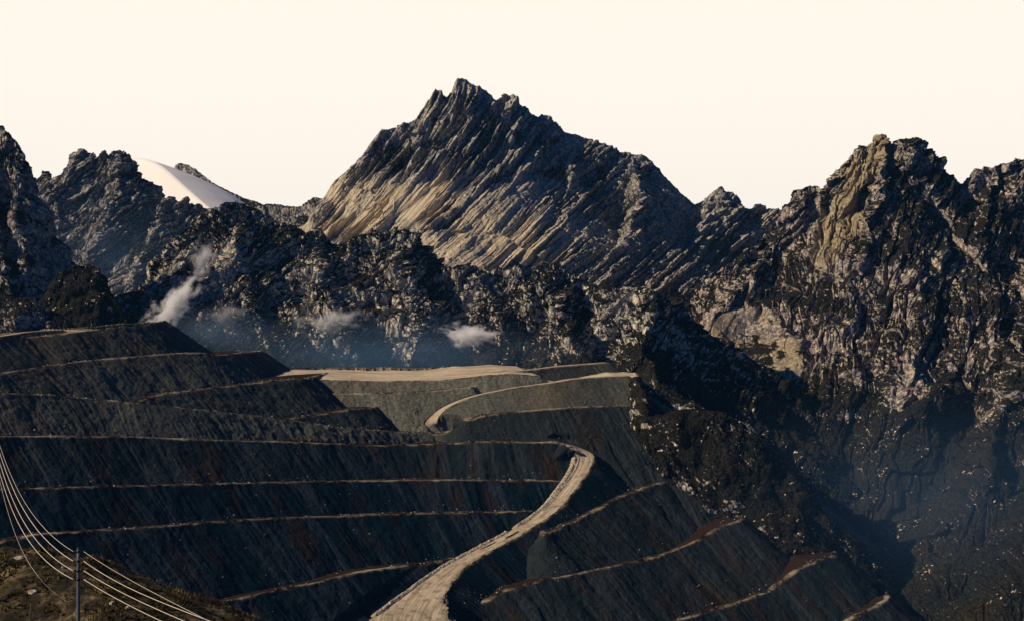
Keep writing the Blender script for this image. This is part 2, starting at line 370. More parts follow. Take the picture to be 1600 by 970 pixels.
# left cliff
cliff = [(-220,190,3000),(-120,160,3000),(-60,175,3000),(-26,190,3000),(-2,197,2990),(8,202,2990),(14,214,2985),(24,220,2980),(31,228,2975),(38,252,2970),(46,282,2965),(53,307,2960),(60,337,2955),(68,364,2950),(77,397,2945),(84,422,2940),(92,455,2935),(100,490,2930),(120,545,2920)]
massif('left_cliff', [dict(pts=cliff, prof=(3.6, 300, 2.5)), dict(pts=[(-60,175,3000),(-20,300,2930),(0,380,2860),(10,440,2790)], prof=(1.8, 60, 1.0)), dict(pts=[(31,228,2975),(28,330,2915),(36,410,2850)], prof=(2.6, 90, 2.0)),
        dict(pts=[(-60,468,2700),(0,466,2700),(35,464,2700),(60,478,2700),(80,500,2700)], prof=(1.1, 80, .8), round=20)],
       (-240, 200), (2560, 3250), 560, 520, MAT_LEFT, lumpy(24, 110, flut=6, fl_wl=13, seed=2.1), mossy(.36, seed=5., steep=.5, hue0=.12), floor=-160, warp=(90, 10), label='steep dark rock cliff at the left edge of the view')
massif('dark_cone_hill', [dict(pts=[(80,475,2760),(86,446,2760),(93,424,2760),(101,419,2760),(108,421,2760),(116,411,2760),(128,413,2760),(138,411,2758),(147,418,2755),(155,417,2750),(160,436,2745),(180,468,2735),(196,495,2720),(215,516,2700),(235,530,2690)], prof=(2.0, 50, .9))],
       (60, 260), (2540, 2900), 330, 260, MAT_MID, lumpy(11, 60, flut=5, fl_wl=12, seed=3.2), mossy(.14, seed=6., steep=.35, hue0=.0), floor=-160, warp=(60, 6), label='dark mossy cone hill in front of the left cliff')

# mid ridge: dark mossy lumps
mid_sil = [(170,560,3050),(200,510,3080),(222,478,3100),(240,445,3120),(262,415,3150),(285,392,3170),(305,365,3200),(322,344,3230),(340,330,3250),(360,317,3250),(380,311,3250),(398,318,3250),(412,330,3250),(430,344,3250),(445,368,3240),
           (462,370,3240),(478,361,3240),(495,357,3240),(512,364,3240),(530,374,3240),(550,374,3240),(566,364,3240),(585,360,3235),(605,355,3230),(622,353,3230),(638,358,3225),(652,376,3220),(664,397,3210),(680,412,3200),(705,420,3190),(740,416,3180),
           (770,424,3170),(800,420,3160),(830,424,3140),(850,417,3130),(876,420,3120),(888,424,3110),(896,438,3100),(915,450,3090),(935,458,3080),(955,452,3060),(975,447,3040),(1000,445,3020),(1022,444,3000),(1040,458,2990),(1055,480,2985),(1075,500,2980),
           (1095,520,2975),(1115,533,2970),(1140,548,2965),(1165,566,2960),(1190,580,2955),(1215,597,2950),(1240,618,2945),(1262,640,2930),(1285,668,2910),(1310,720,2880),(1335,790,2840)]
mid_spurs = [dict(pts=[(380,311,3250),(372,380,3120),(385,450,3020),(410,520,2920),(440,600,2800)], prof=(1.0, 140, .6)),
             dict(pts=[(495,357,3240),(500,420,3120),(530,480,3010),(560,560,2880)], prof=(1.0, 140, .6)),
             dict(pts=[(622,353,3230),(640,430,3100),(660,490,3000),(650,570,2880)], prof=(1.0, 140, .6)),
             dict(pts=[(740,416,3180),(770,470,3080),(800,530,2960),(790,600,2850)], prof=(1.0, 130, .6)),
             dict(pts=[(888,424,3110),(880,490,2980),(900,540,2860),(950,600,2700)], prof=(1.0, 130, .7)),
             dict(pts=[(1022,444,3000),(1012,500,2850),(1006,540,2740),(1014,572,2650),(1040,604,2580)], prof=(1.1, 130, .8), round=5)]
massif('dark_lumpy_ridge', [dict(pts=mid_sil, prof=(1.25, 110, .7), round=8)] + mid_spurs, (150, 1370), (2380, 3500), 1500, 760, MAT_MID, lumpy(34, 165, flut=6, fl_wl=16, strat=7, rot=.95, seed=.4, foot=(-120, 20), big=1.5, fine=.8, ss=1.2),
       mossy(.37, 50, seed=3., steep=.62, hue0=.02, low=(-130, 10, .26)), floor=-620, warp=(120, 16), label='dark mossy ridge of lumpy rock in front of the main mountain')
hill_sil = [(1000,658,2425),(1018,650,2420),(1040,642,2418),(1075,637,2415),(1110,640,2410),(1145,652,2400),(1165,668,2390),(1190,690,2375),(1225,725,2360),(1260,765,2345),(1300,815,2325),(1330,850,2305),(1370,900,2270),(1430,980,2180)]
massif('dark_spur_hill', [dict(pts=hill_sil, prof=(1.35, 160, .8), round=10), dict(pts=[(992,588,2560),(1002,598,2500),(1006,620,2450),(1010,648,2420)], prof=(1.6, 140, .8), round=4),
        dict(pts=[(1002,598,2540),(1040,612,2540),(1090,632,2530),(1160,662,2500)], prof=(1.1, 140, .8), round=5), dict(pts=[(1145,652,2400),(1195,720,2360),(1250,800,2325)], prof=(1.1, 140, .8), round=10)],
       (900, 1500), (2050, 2800), 700, 600, MAT_MID, lumpy(13, 75, seed=4.4), mossy(.20, 45, seed=8., steep=.40, hue0=.05), floor=-620, warp=(100, 14), label='low dark rocky spur beside the right end of the terraces')
# right mountain
right_sil = [(1130,420,3500),(1170,385,3520),(1205,350,3540),(1228,328,3560),(1238,304,3570),(1246,293,3570),(1262,289,3580),(1284,286,3580),(1292,272,3590),(1303,262,3590),(1312,247,3600),(1325,238,3600),(1338,224,3600),(1348,226,3600),(1358,220,3600),(1368,222,3600),
             (1376,210,3600),(1384,209,3600),(1392,216,3600),(1398,229,3600),(1408,221,3600),(1416,217,3600),(1426,219,3600),(1438,226,3600),(1450,238,3600),(1462,250,3600),(1476,261,3600),(1492,274,3600),(1508,285,3600),(1518,279,3600),(1530,266,3600),(1545,259,3600),(1560,254,3600),(1578,249,3600),(1592,247,3600),(1610,252,3600),(1680,240,3600),(1800,260,3600)]
right_spurs = [dict(pts=[(1380,210,3600),(1376,270,3500),(1362,340,3400),(1345,410,3310),(1335,460,3240)], prof=(1.7, 70, 1.0)),
               dict(pts=[(1284,287,3580),(1290,350,3490),(1262,420,3380),(1240,500,3260),(1235,560,3150)], prof=(1.3, 80, .8)),
               dict(pts=[(1228,328,3560),(1200,390,3450),(1150,450,3330),(1110,500,3230)], prof=(1.0, 100, .6)),
               dict(pts=[(1440,228,3600),(1450,310,3480),(1430,400,3330),(1400,480,3180),(1390,560,3020),(1400,620,2850)], prof=(1.0, 120, .6)),
               dict(pts=[(1560,253,3600),(1540,340,3450),(1530,420,3300),(1500,500,3120),(1480,580,2920),(1440,640,2750)], prof=(1.0, 120, .6)),
               dict(pts=[(1680,240,3600),(1640,360,3380),(1610,470,3120),(1590,560,2880),(1560,660,2640),(1540,760,2400)], prof=(.9, 140, .55)),
               dict(pts=[(1760,500,2900),(1700,600,2700),(1660,720,2400),(1640,850,2150)], prof=(.7, 160, .45))]
def disp_right(P, n, px):
    d = lumpy(34, 200, flut=4, fl_wl=20, strat=13, rot=1.0, seed=5.1, foot=(-300, -60), fine=.62, ss=1.8)(P, n, px)
    x_, y_ = pix(P)
    scree = np.maximum(sstep(0, .5, 1 - ((x_-1178)/92)**2 - ((y_-538 - (x_-1178)*.25)/66)**2), 0*x_)
    return (d*(1 - .9*scree)).astype(np.float32)
def rock_right(P, n, px, dv):
    r, hue = mossy(.40, 60, seed=9., steep=.55, hue0=.10, low=(-300, -50, .42))(P, n, px, dv)
    x_, y_ = pix(P)
    strip = np.exp(-((x_ - (1385 - (y_-210)*.52))/34)**2) * sstep(470, 380, y_)  # sunlight on the summit rib, painted through hue and rock
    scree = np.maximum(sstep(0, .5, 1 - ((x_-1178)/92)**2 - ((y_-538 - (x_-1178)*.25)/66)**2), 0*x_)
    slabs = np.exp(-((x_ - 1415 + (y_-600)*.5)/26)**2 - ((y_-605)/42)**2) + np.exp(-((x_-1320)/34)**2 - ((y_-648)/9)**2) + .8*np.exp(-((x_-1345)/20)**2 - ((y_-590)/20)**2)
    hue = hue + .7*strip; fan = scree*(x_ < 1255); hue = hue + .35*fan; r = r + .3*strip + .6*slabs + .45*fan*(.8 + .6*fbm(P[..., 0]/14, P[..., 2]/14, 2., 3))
    return r, hue
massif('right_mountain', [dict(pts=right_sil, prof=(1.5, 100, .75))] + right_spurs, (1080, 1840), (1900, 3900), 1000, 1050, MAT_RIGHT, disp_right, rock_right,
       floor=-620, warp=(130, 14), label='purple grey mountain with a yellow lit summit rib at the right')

# ------------------------------------------------------------------ mine dumps: benches as solids with slopes at the angle of repose
SL = 0.70
class Solid:
    def __init__(s, name, tone): s.name, s.tone = name, tone
class Bench(Solid):
    def __init__(s, name, crest, xs, Dx, tone, back=300, cY=0.0, slope=SL):
        super().__init__(name, tone); s.slope = slope; s.cY = cY
        s.xs, s.Dx = np.array(xs, float), np.array(Dx, float); s.crest = np.array(crest, float)
        cx = np.unique(np.concatenate([s.crest[:, 0], np.arange(s.crest[0, 0], s.crest[-1, 0], 12)]))
        cx = cx[(cx >= s.crest[0, 0]) & (cx <= s.crest[-1, 0])]
        s.crest3 = [tuple(at(x, s.y(x), s.D(x))) for x in cx]; s.ncrest = len(cx)
        p = list(s.crest3); a, b = p[0], p[-1]
        p += [(b[0] + 12, b[1] + 40, b[2]), (b[0] + 20, b[1] + back, b[2]), (a[0] - 60, a[1] + back, a[2])]
        s.v = np.array(p); s.Dm = float(s.v[:s.ncrest, 1].mean())
    def y(s, x): return float(np.interp(x, s.crest[:, 0], s.crest[:, 1]))
    def D(s, x):
        X_, D_ = s.xs, s.Dx
        if len(X_) > 1:
            k = np.polyfit(X_, D_, 1)[0]
            if x < X_[0]: return float(D_[0] + k*(x - X_[0]))
            if x > X_[-1]: return float(D_[-1] + k*(x - X_[-1]))
        return float(np.interp(x, X_, D_))
    def height(s, X, Y, full=False, jag=None):
        v = s.v; n = len(v); best = np.full(X.shape, 1e9); arc = np.zeros(X.shape); zb = np.zeros(X.shape); by = np.zeros(X.shape); bc = np.full(X.shape, 1e9); zi = np.zeros(X.shape); yi = np.zeros(X.shape)
        ins = np.zeros(X.shape, bool); acc = 0.0
        for i in range(n):
            a, b = v[i], v[(i+1) % n]; dx, dy = b[0]-a[0], b[1]-a[1]; L2 = dx*dx + dy*dy + 1e-9; L = math.sqrt(L2)
            t = np.clip(((X-a[0])*dx + (Y-a[1])*dy)/L2, 0, 1)
            qy = a[1] + t*dy; d = (X-a[0]-t*dx)**2 + (Y-qy)**2; m = d < best
            best = np.where(m, d, best); arc = np.where(m, acc + t*L, arc); by = np.where(m, qy, by); zb = np.where(m, a[2] + t*(b[2]-a[2]), zb); acc += L
            if i < s.ncrest - 1:
                m = d < bc; bc = np.where(m, d, bc); zi = np.where(m, a[2] + t*(b[2]-a[2]), zi); yi = np.where(m, qy, yi)
            c = ((a[1] > Y) != (b[1] > Y)) & (X < dx*(Y-a[1])/(dy if abs(dy) > 1e-9 else 1e-9) + a[0]); ins ^= c
        best = np.sqrt(best); sd = np.where(ins, -best, best)
        if jag is not None: sd = sd + jag
        z = np.where(ins, zi + s.cY*np.maximum(Y - yi, 0), zb + (s.cY*np.maximum(by - s.Dm, 0) if s.cY else 0)) - s.slope*np.maximum(sd, 0)
        return (z, sd, arc) if full else z
class Ramp(Solid):
    def __init__(s, name, pts, hw, tone, slope=SL):
        super().__init__(name, tone); s.p = np.array([at(*q) for q in pts]); s.hw = np.array(hw, float); s.slope = slope
        # densify smoothly (Catmull-Rom)
        P, H = [], []
        p, h = s.p, s.hw
        for i in range(len(p)-1):
            p0, p1, p2, p3 = p[max(i-1, 0)], p[i], p[i+1], p[min(i+2, len(p)-1)]
            for t in np.linspace(0, 1, 8, endpoint=False):
                P.append(.5*(2*p1 + (p2-p0)*t + (2*p0-5*p1+4*p2-p3)*t*t + (3*p1-p0-3*p2+p3)*t**3)); H.append(h[i]*(1-t) + h[i+1]*t)
        P.append(p[-1]); H.append(h[-1]); s.P, s.H = np.array(P), np.array(H)
    def height(s, X, Y, full=False, jag=None):
        best = np.full(X.shape, 1e9); zc = np.zeros(X.shape); arc = np.zeros(X.shape); acc = 0.0
        for a, b, ha, hb in zip(s.P[:-1], s.P[1:], s.H[:-1], s.H[1:]):
            dx, dy = b[0]-a[0], b[1]-a[1]; L2 = dx*dx + dy*dy + 1e-9; L = math.sqrt(L2)
            t = np.clip(((X-a[0])*dx + (Y-a[1])*dy)/L2, 0, 1)
            d = np.hypot(X-a[0]-t*dx, Y-a[1]-t*dy) - (ha + t*(hb-ha)); m = d < best
            best = np.where(m, d, best); zc = np.where(m, a[2] + t*(b[2]-a[2]), zc); arc = np.where(m, acc + t*L, arc); acc += L
        sd = best if jag is None else best + jag*.5
        z = zc - s.slope*np.maximum(sd, 0)
        return (z, sd, arc) if full else z
SOL = []
FLOOR = -570.0
def union(X, Y):
    h = np.full(np.shape(X), FLOOR)
    for s in SOL: h = np.maximum(h, s.height(X, Y))
    return h
def toeD(x, y, D0=1500, D1=3000):
    D = np.arange(D0, D1, 2.0); X = D*(x-CX)/F
    below = (dzp(y)*D) < union(X, D)
    return float(D[np.argmax(below)]) if below.any() else None
def auto(name, crest, xs, wid, tone, sig=45., Dmax=3000, **kw):
    """bench whose crest lies on the pixel line, `wid` metres in front of the toe of the slope above"""
    cx = [c[0] for c in crest]; cy = [c[1] for c in crest]; S, T = [], []
    for x in np.arange(min(xs), max(xs) + 1, 20):
        D = toeD(x, float(np.interp(x, cx, cy)))
        if D is None or D > Dmax: continue
        S.append(x); T.append(D - wid)
    S, T = np.array(S, float), np.array(T)
    k = np.polyfit(S, T, 1); R = T - np.polyval(k, S)
    W = np.exp(-.5*((S[:, None] - S[None])/sig)**2); W /= W.sum(1, keepdims=True)
    sm = np.polyval(k, S) + W @ R
    sm = np.minimum(sm, T + wid*.6)
    s = Bench(name, crest, S, sm, tone, **kw); SOL.append(s); return s
def plane(name, crest, ref, tone, **kw):
    """bench through pixels at known distances: ref = [(x, y, D)...]"""
    s = Bench(name, crest, [r[0] for r in ref], [r[2] for r in ref], tone, **kw); SOL.append(s); return s

plane('top', [(-120,530),(0,529),(90,525),(150,520),(192,517),(204,519)], [(0,529,2150),(100,525,2230),(204,519,2340)], .25, cY=.06, back=140)
auto('b1', [(-120,598),(0,583),(60,574),(130,564),(200,558),(270,552),(322,551),(338,555)], [0,250], 22, .3)
auto('b2', [(170,640),(215,627),(260,615),(330,606),(400,598),(440,593),(466,592)], [215,390], 20, .2)
auto('c', [(430,660),(450,655),(500,648),(545,640),(577,637)], [440,520], 24, .15)
plane('p0', [(360,586),(470,592),(600,595),(680,594),(740,588),(800,584),(845,588),(860,597),(885,602),(930,597),(976,591),(990,592)], [(360,588,2450),(700,593,2520),(990,591,2570)], .8, cY=.035, back=230)
plane('p2', [(470,613),(560,615),(640,613),(700,608),(735,604)], [(480,613,2425),(735,604,2482)], .8)
LOOP = Ramp('loop_road', [(975,587,2560),(930,589,2540),(892,592,2514),(856,598,2485),(800,606,2463),(742,618,2441),(702,633,2422),(682,647,2409),(673,662,2396),(682,677,2384)], [9,9,10,9,8,8,9,10,12,14], .6)
SOL.append(LOOP)
auto('p4', [(732,656),(760,648),(820,641),(900,636),(1005,632),(1020,638)], [780,970], 10, .12)
auto('b3', [(-120,610),(0,614),(100,618),(200,629),(330,641),(450,655),(535,668),(620,674),(700,679)], [0,680], 15, .35, sig=35)
auto('l4', [(-120,681),(0,681),(200,682),(300,686),(450,690),(600,696),(690,693),(760,689),(885,691),(912,700),(938,712),(965,707),(990,702)], [0,880], 16, .05, sig=60)
auto('l5', [(-120,772),(0,764),(150,760),(270,757),(480,752),(700,749),(860,750),(888,752)], [0,884], 12, .0, sig=80)
auto('l6', [(-120,866),(0,848),(60,834),(200,826),(380,812),(600,803),(805,799),(842,797)], [0,838], 16, .0, sig=80)
auto('l7', [(200,996),(290,962),(330,945),(400,930),(500,908),(560,893),(600,887),(668,880),(702,874)], [300,696], 20, .0, sig=80)
S_ = {s.name: s for s in SOL}
def solD(n, x, y): return S_[n].D(x)
d4, d5, d6, d7 = solD('l4', 900, 703), solD('l5', 860, 757), solD('l6', 800, 806), solD('l7', 668, 886)
print('road anchors', d4, d5, d6, d7)

road_px = [(884,694),(897,698),(912,708),(912,724),(902,742),(884,766),(862,793),(826,820),(778,847),(732,872),(698,895),(668,924),(648,955),(640,985),(636,1020)]
road_D = [float(np.interp(y, [693,703,757,806,886,985,1025], [d4-16,d4-22,d5-20,d6-18,d7-11,d7-190,d7-270])) for x, y in road_px]
MAIN = Ramp('main_road', [(x, y, D) for (x, y), D in zip(road_px, road_D)], [8,11,14,15,14,13,13.5,14,14,15,18,25,42,66,100], .0, slope=SL)
FAR = Ramp('far_road', [(780,582,2590),(830,577,2640),(880,571,2690),(945,566,2740)], [10,9,8,8], .4)
TRK = Ramp('terrace_track', [(-80,534,2060),(0,525,2150),(45,518.5,2225),(95,515.5,2300)], [5,5,5,4], .3)
SOL += [MAIN, FAR, TRK]
auto('r1', [(850,836),(872,828),(905,811),(960,781),(1010,761),(1056,747)], [890,1030], 12, .08)
auto('r2', [(690,978),(720,960),(790,922),(850,905),(900,897),(1000,876),(1050,862),(1080,848),(1120,826),(1157,813)], [760,1110], 12, .08)
auto('r3', [(1000,992),(1050,972),(1130,948),(1200,925),(1250,888),(1275,876),(1304,870)], [1060,1240], 12, .06)
auto('r4', [(1280,1010),(1340,960),(1387,937)], [1300,1350], 10, .06)
for s in SOL:
    if isinstance(s, Bench): print(s.name, [tuple(int(q) for q in s.v[i][1:]) for i in np.linspace(0, s.ncrest-1, 5).astype(int)])
RAMPS = [MAIN, LOOP, FAR, TRK]
def terrain(X, Y, jag=None):
    H = np.full(X.shape, FLOOR); tone = np.full(X.shape, .05); SD = np.full(X.shape, 50.); ARC = np.zeros(X.shape); ID = np.zeros(X.shape)
    for k, s in enumerate(SOL):
        z, sd, arc = s.height(X, Y, True, jag); m = z > H
        H = np.where(m, z, H); tone = np.where(m, s.tone, tone); SD = np.where(m, sd, SD); ARC = np.where(m, arc + 700*k, ARC); ID = np.where(m, k + 1, ID)
    for s in RAMPS:
        z, sd, arc = s.height(X, Y, True)
        cut = z + 1.1*np.maximum(sd, 0); m = (cut < H) & (sd < 22)
        H = np.where(m, cut, H); SD = np.where(m & (sd < 0), -3., SD)
    return H, tone, SD, ARC, ID
def clearance(X, Y):
    """distance outside the roadways, for keeping bumps off them"""
    return np.minimum.reduce([s.height(X, Y, True)[1] for s in RAMPS])

xs = np.linspace(-110, 1440, 1250); Ds = np.concatenate([np.linspace(1380, 2300, 640), np.linspace(2302, 2860, 230)[0:]])
px_, D_ = np.meshgrid(xs, Ds); X, Y = D_*(px_-CX)/F, D_
jag = 1.7*fbm(X/15, Y/15, 0.5, 4, .6) + 2.6*perlin(X/70, Y/70, 2.5) + 1.6*perlin(X/30, Y/30, 4.5)
H, tone, SD, ARC, ID = terrain(X, Y, jag)
clr = clearance(X, Y); off = sstep(0, 10, clr)
face = sstep(0, 6, SD)
rill = 0.9*perlin(ARC/9, SD/70, ID*3.1) + .5*perlin(ARC/3.7, SD/40, ID*7.7) + 1.3*perlin(ARC/30, SD/60, ID*1.9) + 1.5*perlin(ARC/75, SD/110, ID*4.3) - 1.3*sstep(.32, .5, perlin(ARC/24, SD/130, ID*6.1))*sstep(2, 16, SD)
lump = .32*fbm(X/9, Y/9, 1.1, 4) + .9*perlin(X/35, Y/35, 3.)
b3k = [k for k, s in enumerate(SOL) if s.name == 'b3'][0] + 1
rough = np.where(ID == b3k, sstep(250, 500, px_)*2.2, 0)          # gullied, slumped face under the third bench
H = H + off*(face*(rill*(1 - .75*(tone > .5)) + rough*(ridged(ARC/26, SD/30, 5., 3) - 1)*1.6) + lump*.6)
berm = np.exp(-((SD + 3.0)/1.3)**2)*sstep(-.1, .3, perlin(X/45, Y/45, 9.))*off     # windrow along the crest
H = H + 1.4*berm*(1 + .5*perlin(X/4, Y/4, 4.))
P = np.stack([X, Y, H], -1)

m, t, b = new_mat('dumped_waste_rock'); b.inputs['Specular IOR Level'].default_value = 0.0
geo = N(t, 'ShaderNodeNewGeometry').outputs['Position']
fall = attr(t, 'fall', True)
st1 = tex_noise(t, mapping(t, fall, (1/9, 1/120, 1)), 1, 5, .65)
st2 = tex_noise(t, mapping(t, fall, (1/38, 1/160, 1)), 1, 4, .6)
st3 = tex_noise(t, mapping(t, fall, (1/3.0, 1/26, 1)), 1, 3, .6)
grit = tex_noise(t, geo, .22, 5, .8); big = tex_noise(t, geo, .006, 4, .6)
dark = mixc(t, ramp(t, st1, [(.35, (0, 0, 0)), (.68, (1, 1, 1))]), (.0010, .0060, .0105), (.0060, .0160, .0250))
dark = mixc(t, ramp(t, st3, [(.50, (0, 0, 0)), (.8, (.5, .5, .5))]), dark, (.014, .024, .031))
bandn = tex_noise(t, mapping(t, fall, (1/55, 1/600, 1), (0, 0, .03)), 1, 3, .7)
dark = mixc(t, math_(t, 'MULTIPLY', ramp(t, bandn, [(.50, (0, 0, 0)), (.58, (1, 1, 1))]), .75), dark, mixc(t, st3, (.012, .018, .025), (.034, .042, .050)))
dark = mixc(t, math_(t, 'MULTIPLY', ramp(t, st2, [(.52, (0, 0, 0)), (.68, (1, 1, 1))]), .7), dark, (.022, .0095, .0075))
dark = mixc(t, math_(t, 'MULTIPLY', ramp(t, math_(t, 'MULTIPLY', st2, big), [(.33, (0, 0, 0)), (.42, (1, 1, 1))]), .6), dark, (.030, .018, .008))
lite = mixc(t, ramp(t, math_(t, 'ADD', math_(t, 'MULTIPLY', st1, .25), math_(t, 'MULTIPLY', grit, .75)), [(.38, (0, 0, 0)), (.62, (1, 1, 1))]), (.065, .072, .060), (.24, .225, .165))
lite = mixc(t, math_(t, 'MULTIPLY', ramp(t, big, [(.52, (0, 0, 0)), (.66, (1, 1, 1))]), .5), lite, (.17, .11, .05))
slope_c = mixc(t, attr(t, 'tone'), dark, lite)
topc = mixc(t, ramp(t, tex_noise(t, geo, .05, 5, .7), [(.44, (0, 0, 0)), (.60, (1, 1, 1))]), (.018, .011, .008), (.25, .20, .14))
topc = mixc(t, math_(t, 'MULTIPLY', ramp(t, tex_noise(t, geo, .011, 3, .6), [(.54, (0, 0, 0)), (.64, (1, 1, 1))]), .85), topc, (.36, .30, .215))
topc = mixc(t, attr(t, 'edge'), mixc(t, grit, (.014, .0085, .006), (.040, .024, .016)), topc)
topc = mixc(t, attr(t, 'pave'), topc, mixc(t, ramp(t, tex_noise(t, mapping(t, geo, (.012, .045, .03)), 1, 6, .7), [(.34, (0, 0, 0)), (.6, (1, 1, 1))]), (.27, .21, .145), (.58, .485, .355)))
c = mixc(t, attr(t, 'top'), slope_c, topc)
c = mixc(t, math_(t, 'MULTIPLY', ramp(t, grit, [(.70, (0, 0, 0)), (.77, (1, 1, 1))]), .4), c, (.24, .235, .21))
t.links.new(c, b.inputs['Base Color'])
bump(t, b, math_(t, 'ADD', grit, math_(t, 'MULTIPLY', tex_noise(t, geo, 1.1, 3, .6), .5)), .8, .9)
MAT_DUMP = m
p0k = [k for k, s in enumerate(SOL) if s.name == 'p0'][0] + 1
top = sstep(3.0, -.5, SD + 1.5*perlin(X/8, Y/8, 6.))
edge = np.where((ID == p0k) | (ID == 1), 1, 1 - sstep(-3, -8, SD + 4.5*perlin(X/24, Y/24, 7.)))
pave = np.where((ID == p0k) & (SD < -2), 1., 0.)
tone_v = tone + .25*np.where(tone > .3, fbm(X/90, Y/90, 7., 3), 0)
o = grid_mesh('mine_terraces', P, MAT_DUMP, {'tone': np.clip(tone_v, 0, 1), 'top': top, 'pave': pave, 'edge': edge}, np.stack([ARC, SD, ID], -1))
tag(o, 'dark blue grey terraced slopes of dumped mine rock', 'terraces', kind='structure')
TERR = (xs, Ds, H)
def ground_z(x, y):
    px = CX + F*x/y; i = np.interp(y, Ds, np.arange(len(Ds))); j = np.interp(px, xs, np.arange(len(xs)))
    i0 = np.minimum(i.astype(int), len(Ds)-2); j0 = np.minimum(j.astype(int), len(xs)-2); fi, fj = i-i0, j-j0
    return (H[i0, j0]*(1-fi)*(1-fj) + H[i0+1, j0]*fi*(1-fj) + H[i0, j0+1]*(1-fi)*fj + H[i0+1, j0+1]*fi*fj)

# ------------------------------------------------------------------ roads
m, t, b = new_mat('packed_tan_dirt'); geo = N(t, 'ShaderNodeNewGeometry').outputs['Position']
fall = attr(t, 'fall', True)
rut = tex_noise(t, mapping(t, fall, (1/90, 1/4.2, 1)), 1, 4, .65); n2 = tex_noise(t, geo, .08, 5, .65); n3 = tex_noise(t, geo, .7, 3, .6)
c = mixc(t, ramp(t, rut, [(.36, (0, 0, 0)), (.62, (1, 1, 1))]), (.23, .18, .12), (.50, .415, .30))
c = mixc(t, math_(t, 'MULTIPLY', ramp(t, n2, [(.48, (0, 0, 0)), (.64, (1, 1, 1))]), .75), c, (.15, .112, .072))
t.links.new(c, b.inputs['Base Color']); bump(t, b, math_(t, 'ADD', rut, n3), .5, .7)
MAT_ROAD = m
def road_mesh(name, rp, label, wscale=.93, lift=.35, ncr=26, wob=.2):
    Pn, Hn = rp.P, rp.H; k = len(Pn); f = np.linspace(0, k-1, k*6)
    Q = np.stack([np.interp(f, np.arange(k), Pn[:, i]) for i in range(3)], -1); h = np.interp(f, np.arange(k), Hn)*wscale
    T = np.gradient(Q, axis=0); S = np.stack([T[:, 1], -T[:, 0], 0*T[:, 0]], -1); S /= np.linalg.norm(S, axis=1)[:, None]
    L = np.concatenate([[0], np.cumsum(np.linalg.norm(np.diff(Q, axis=0), axis=1))])
    v = np.linspace(-1, 1, ncr)
    hl = h*(1 + wob*perlin(L/35, 3.3) + .6*wob*perlin(L/8, 5.3)); hr = h*(1 + wob*perlin(L/35, 8.3) + .6*wob*perlin(L/8, 1.3))
    wv = np.where(v[None] < 0, hl[:, None]*v[None], hr[:, None]*v[None])
    G = Q[:, None] + S[:, None]*wv[..., None]
    G[..., 2] += lift - .5*np.abs(v)**6 + .12*perlin(wv/2.2, L[:, None]/60, 2.) + .1*fbm(G[..., 0]/6, G[..., 1]/6, 1., 2)
    G[:, 0, 2] -= .6; G[:, -1, 2] -= .6
    uv = np.stack([np.repeat(L[:, None], ncr, 1), wv, 0*wv], -1)
    o = grid_mesh(name, G, MAT_ROAD, None, uv, smooth=True); tag(o, label, 'road', kind='structure')
    return Q, S, h, L
RQ, RS, RH, RL = road_mesh('haul_road', MAIN, 'wide tan dirt haul road winding up between the terraces')
LQ, LS, LH, LL = road_mesh('loop_road', LOOP, 'curving tan dirt road dropping from the plateau', wob=.08)
road_mesh('terrace_track', TRK, 'short pale dirt track on the uppermost left terrace', wob=.2)
road_mesh('plateau_road', FAR, 'narrow tan dirt road behind the plateau', wob=.08)

# lumpy mounds of soil: a closed heap along a path
def mound(name, path, width, height, mat, label, cat, group=None, seed=0., rough=.35):
    path = np.array(path); k = len(path); n = max(12, int(sum(np.linalg.norm(np.diff(path[:, :2], axis=0), axis=1))/1.6))
    f = np.linspace(0, k-1, n); Q = np.stack([np.interp(f, np.arange(k), path[:, i]) for i in range(3)], -1)
    T = np.gradient(Q, axis=0); S = np.stack([T[:, 1], -T[:, 0], 0*T[:, 0]], -1); S /= np.linalg.norm(S, axis=1)[:, None] + 1e-9
    v = np.linspace(-1, 1, 13); e = np.minimum(1, np.minimum(np.arange(n), n-1-np.arange(n))/3.0 + .02)
    wd = width*(1 + .25*perlin(np.arange(n)/4., seed))*np.sqrt(e)
    G = Q[:, None] + S[:, None]*(wd[:, None]*v[None])[..., None]
    G[..., 2] += height*(e[:, None]*(1 - v[None]**2)*(1 + rough*perlin(G[..., 0]/3.1, G[..., 1]/3.1, seed) + .8*rough*perlin(G[..., 0]/9, G[..., 1]/9, seed+3))) - .25
    o = grid_mesh(name, G, mat, None, None); tag(o, label, cat, group); return o
m, t, b = new_mat('dark_soil'); geo = N(t, 'ShaderNodeNewGeometry').outputs['Position']
t.links.new(mixc(t, tex_noise(t, geo, .5, 4, .7), (.035, .03, .024), (.10, .082, .06)), b.inputs['Base Color']); MAT_SOIL = m
m, t, b = new_mat('pale_rubble'); geo = N(t, 'ShaderNodeNewGeometry').outputs['Position']
t.links.new(mixc(t, ramp(t, tex_noise(t, geo, .35, 5, .75), [(.35, (0, 0, 0)), (.6, (1, 1, 1))]), (.10, .075, .05), (.50, .43, .32)), b.inputs['Base Color']); MAT_RUB = m
def rp_at(px, py):
    """the point of the main road's surface seen at a pixel"""
    xx, yy = CX + F*RQ[:, 0]/RQ[:, 1], CY - F*RQ[:, 2]/RQ[:, 1]
    i = int(np.argmin((yy-py)**2*4 + (xx-px)**2)); D = RQ[i, 2]/float(dzp(py)); return [D*(px-CX)/F, D, RQ[i, 2] + .3]
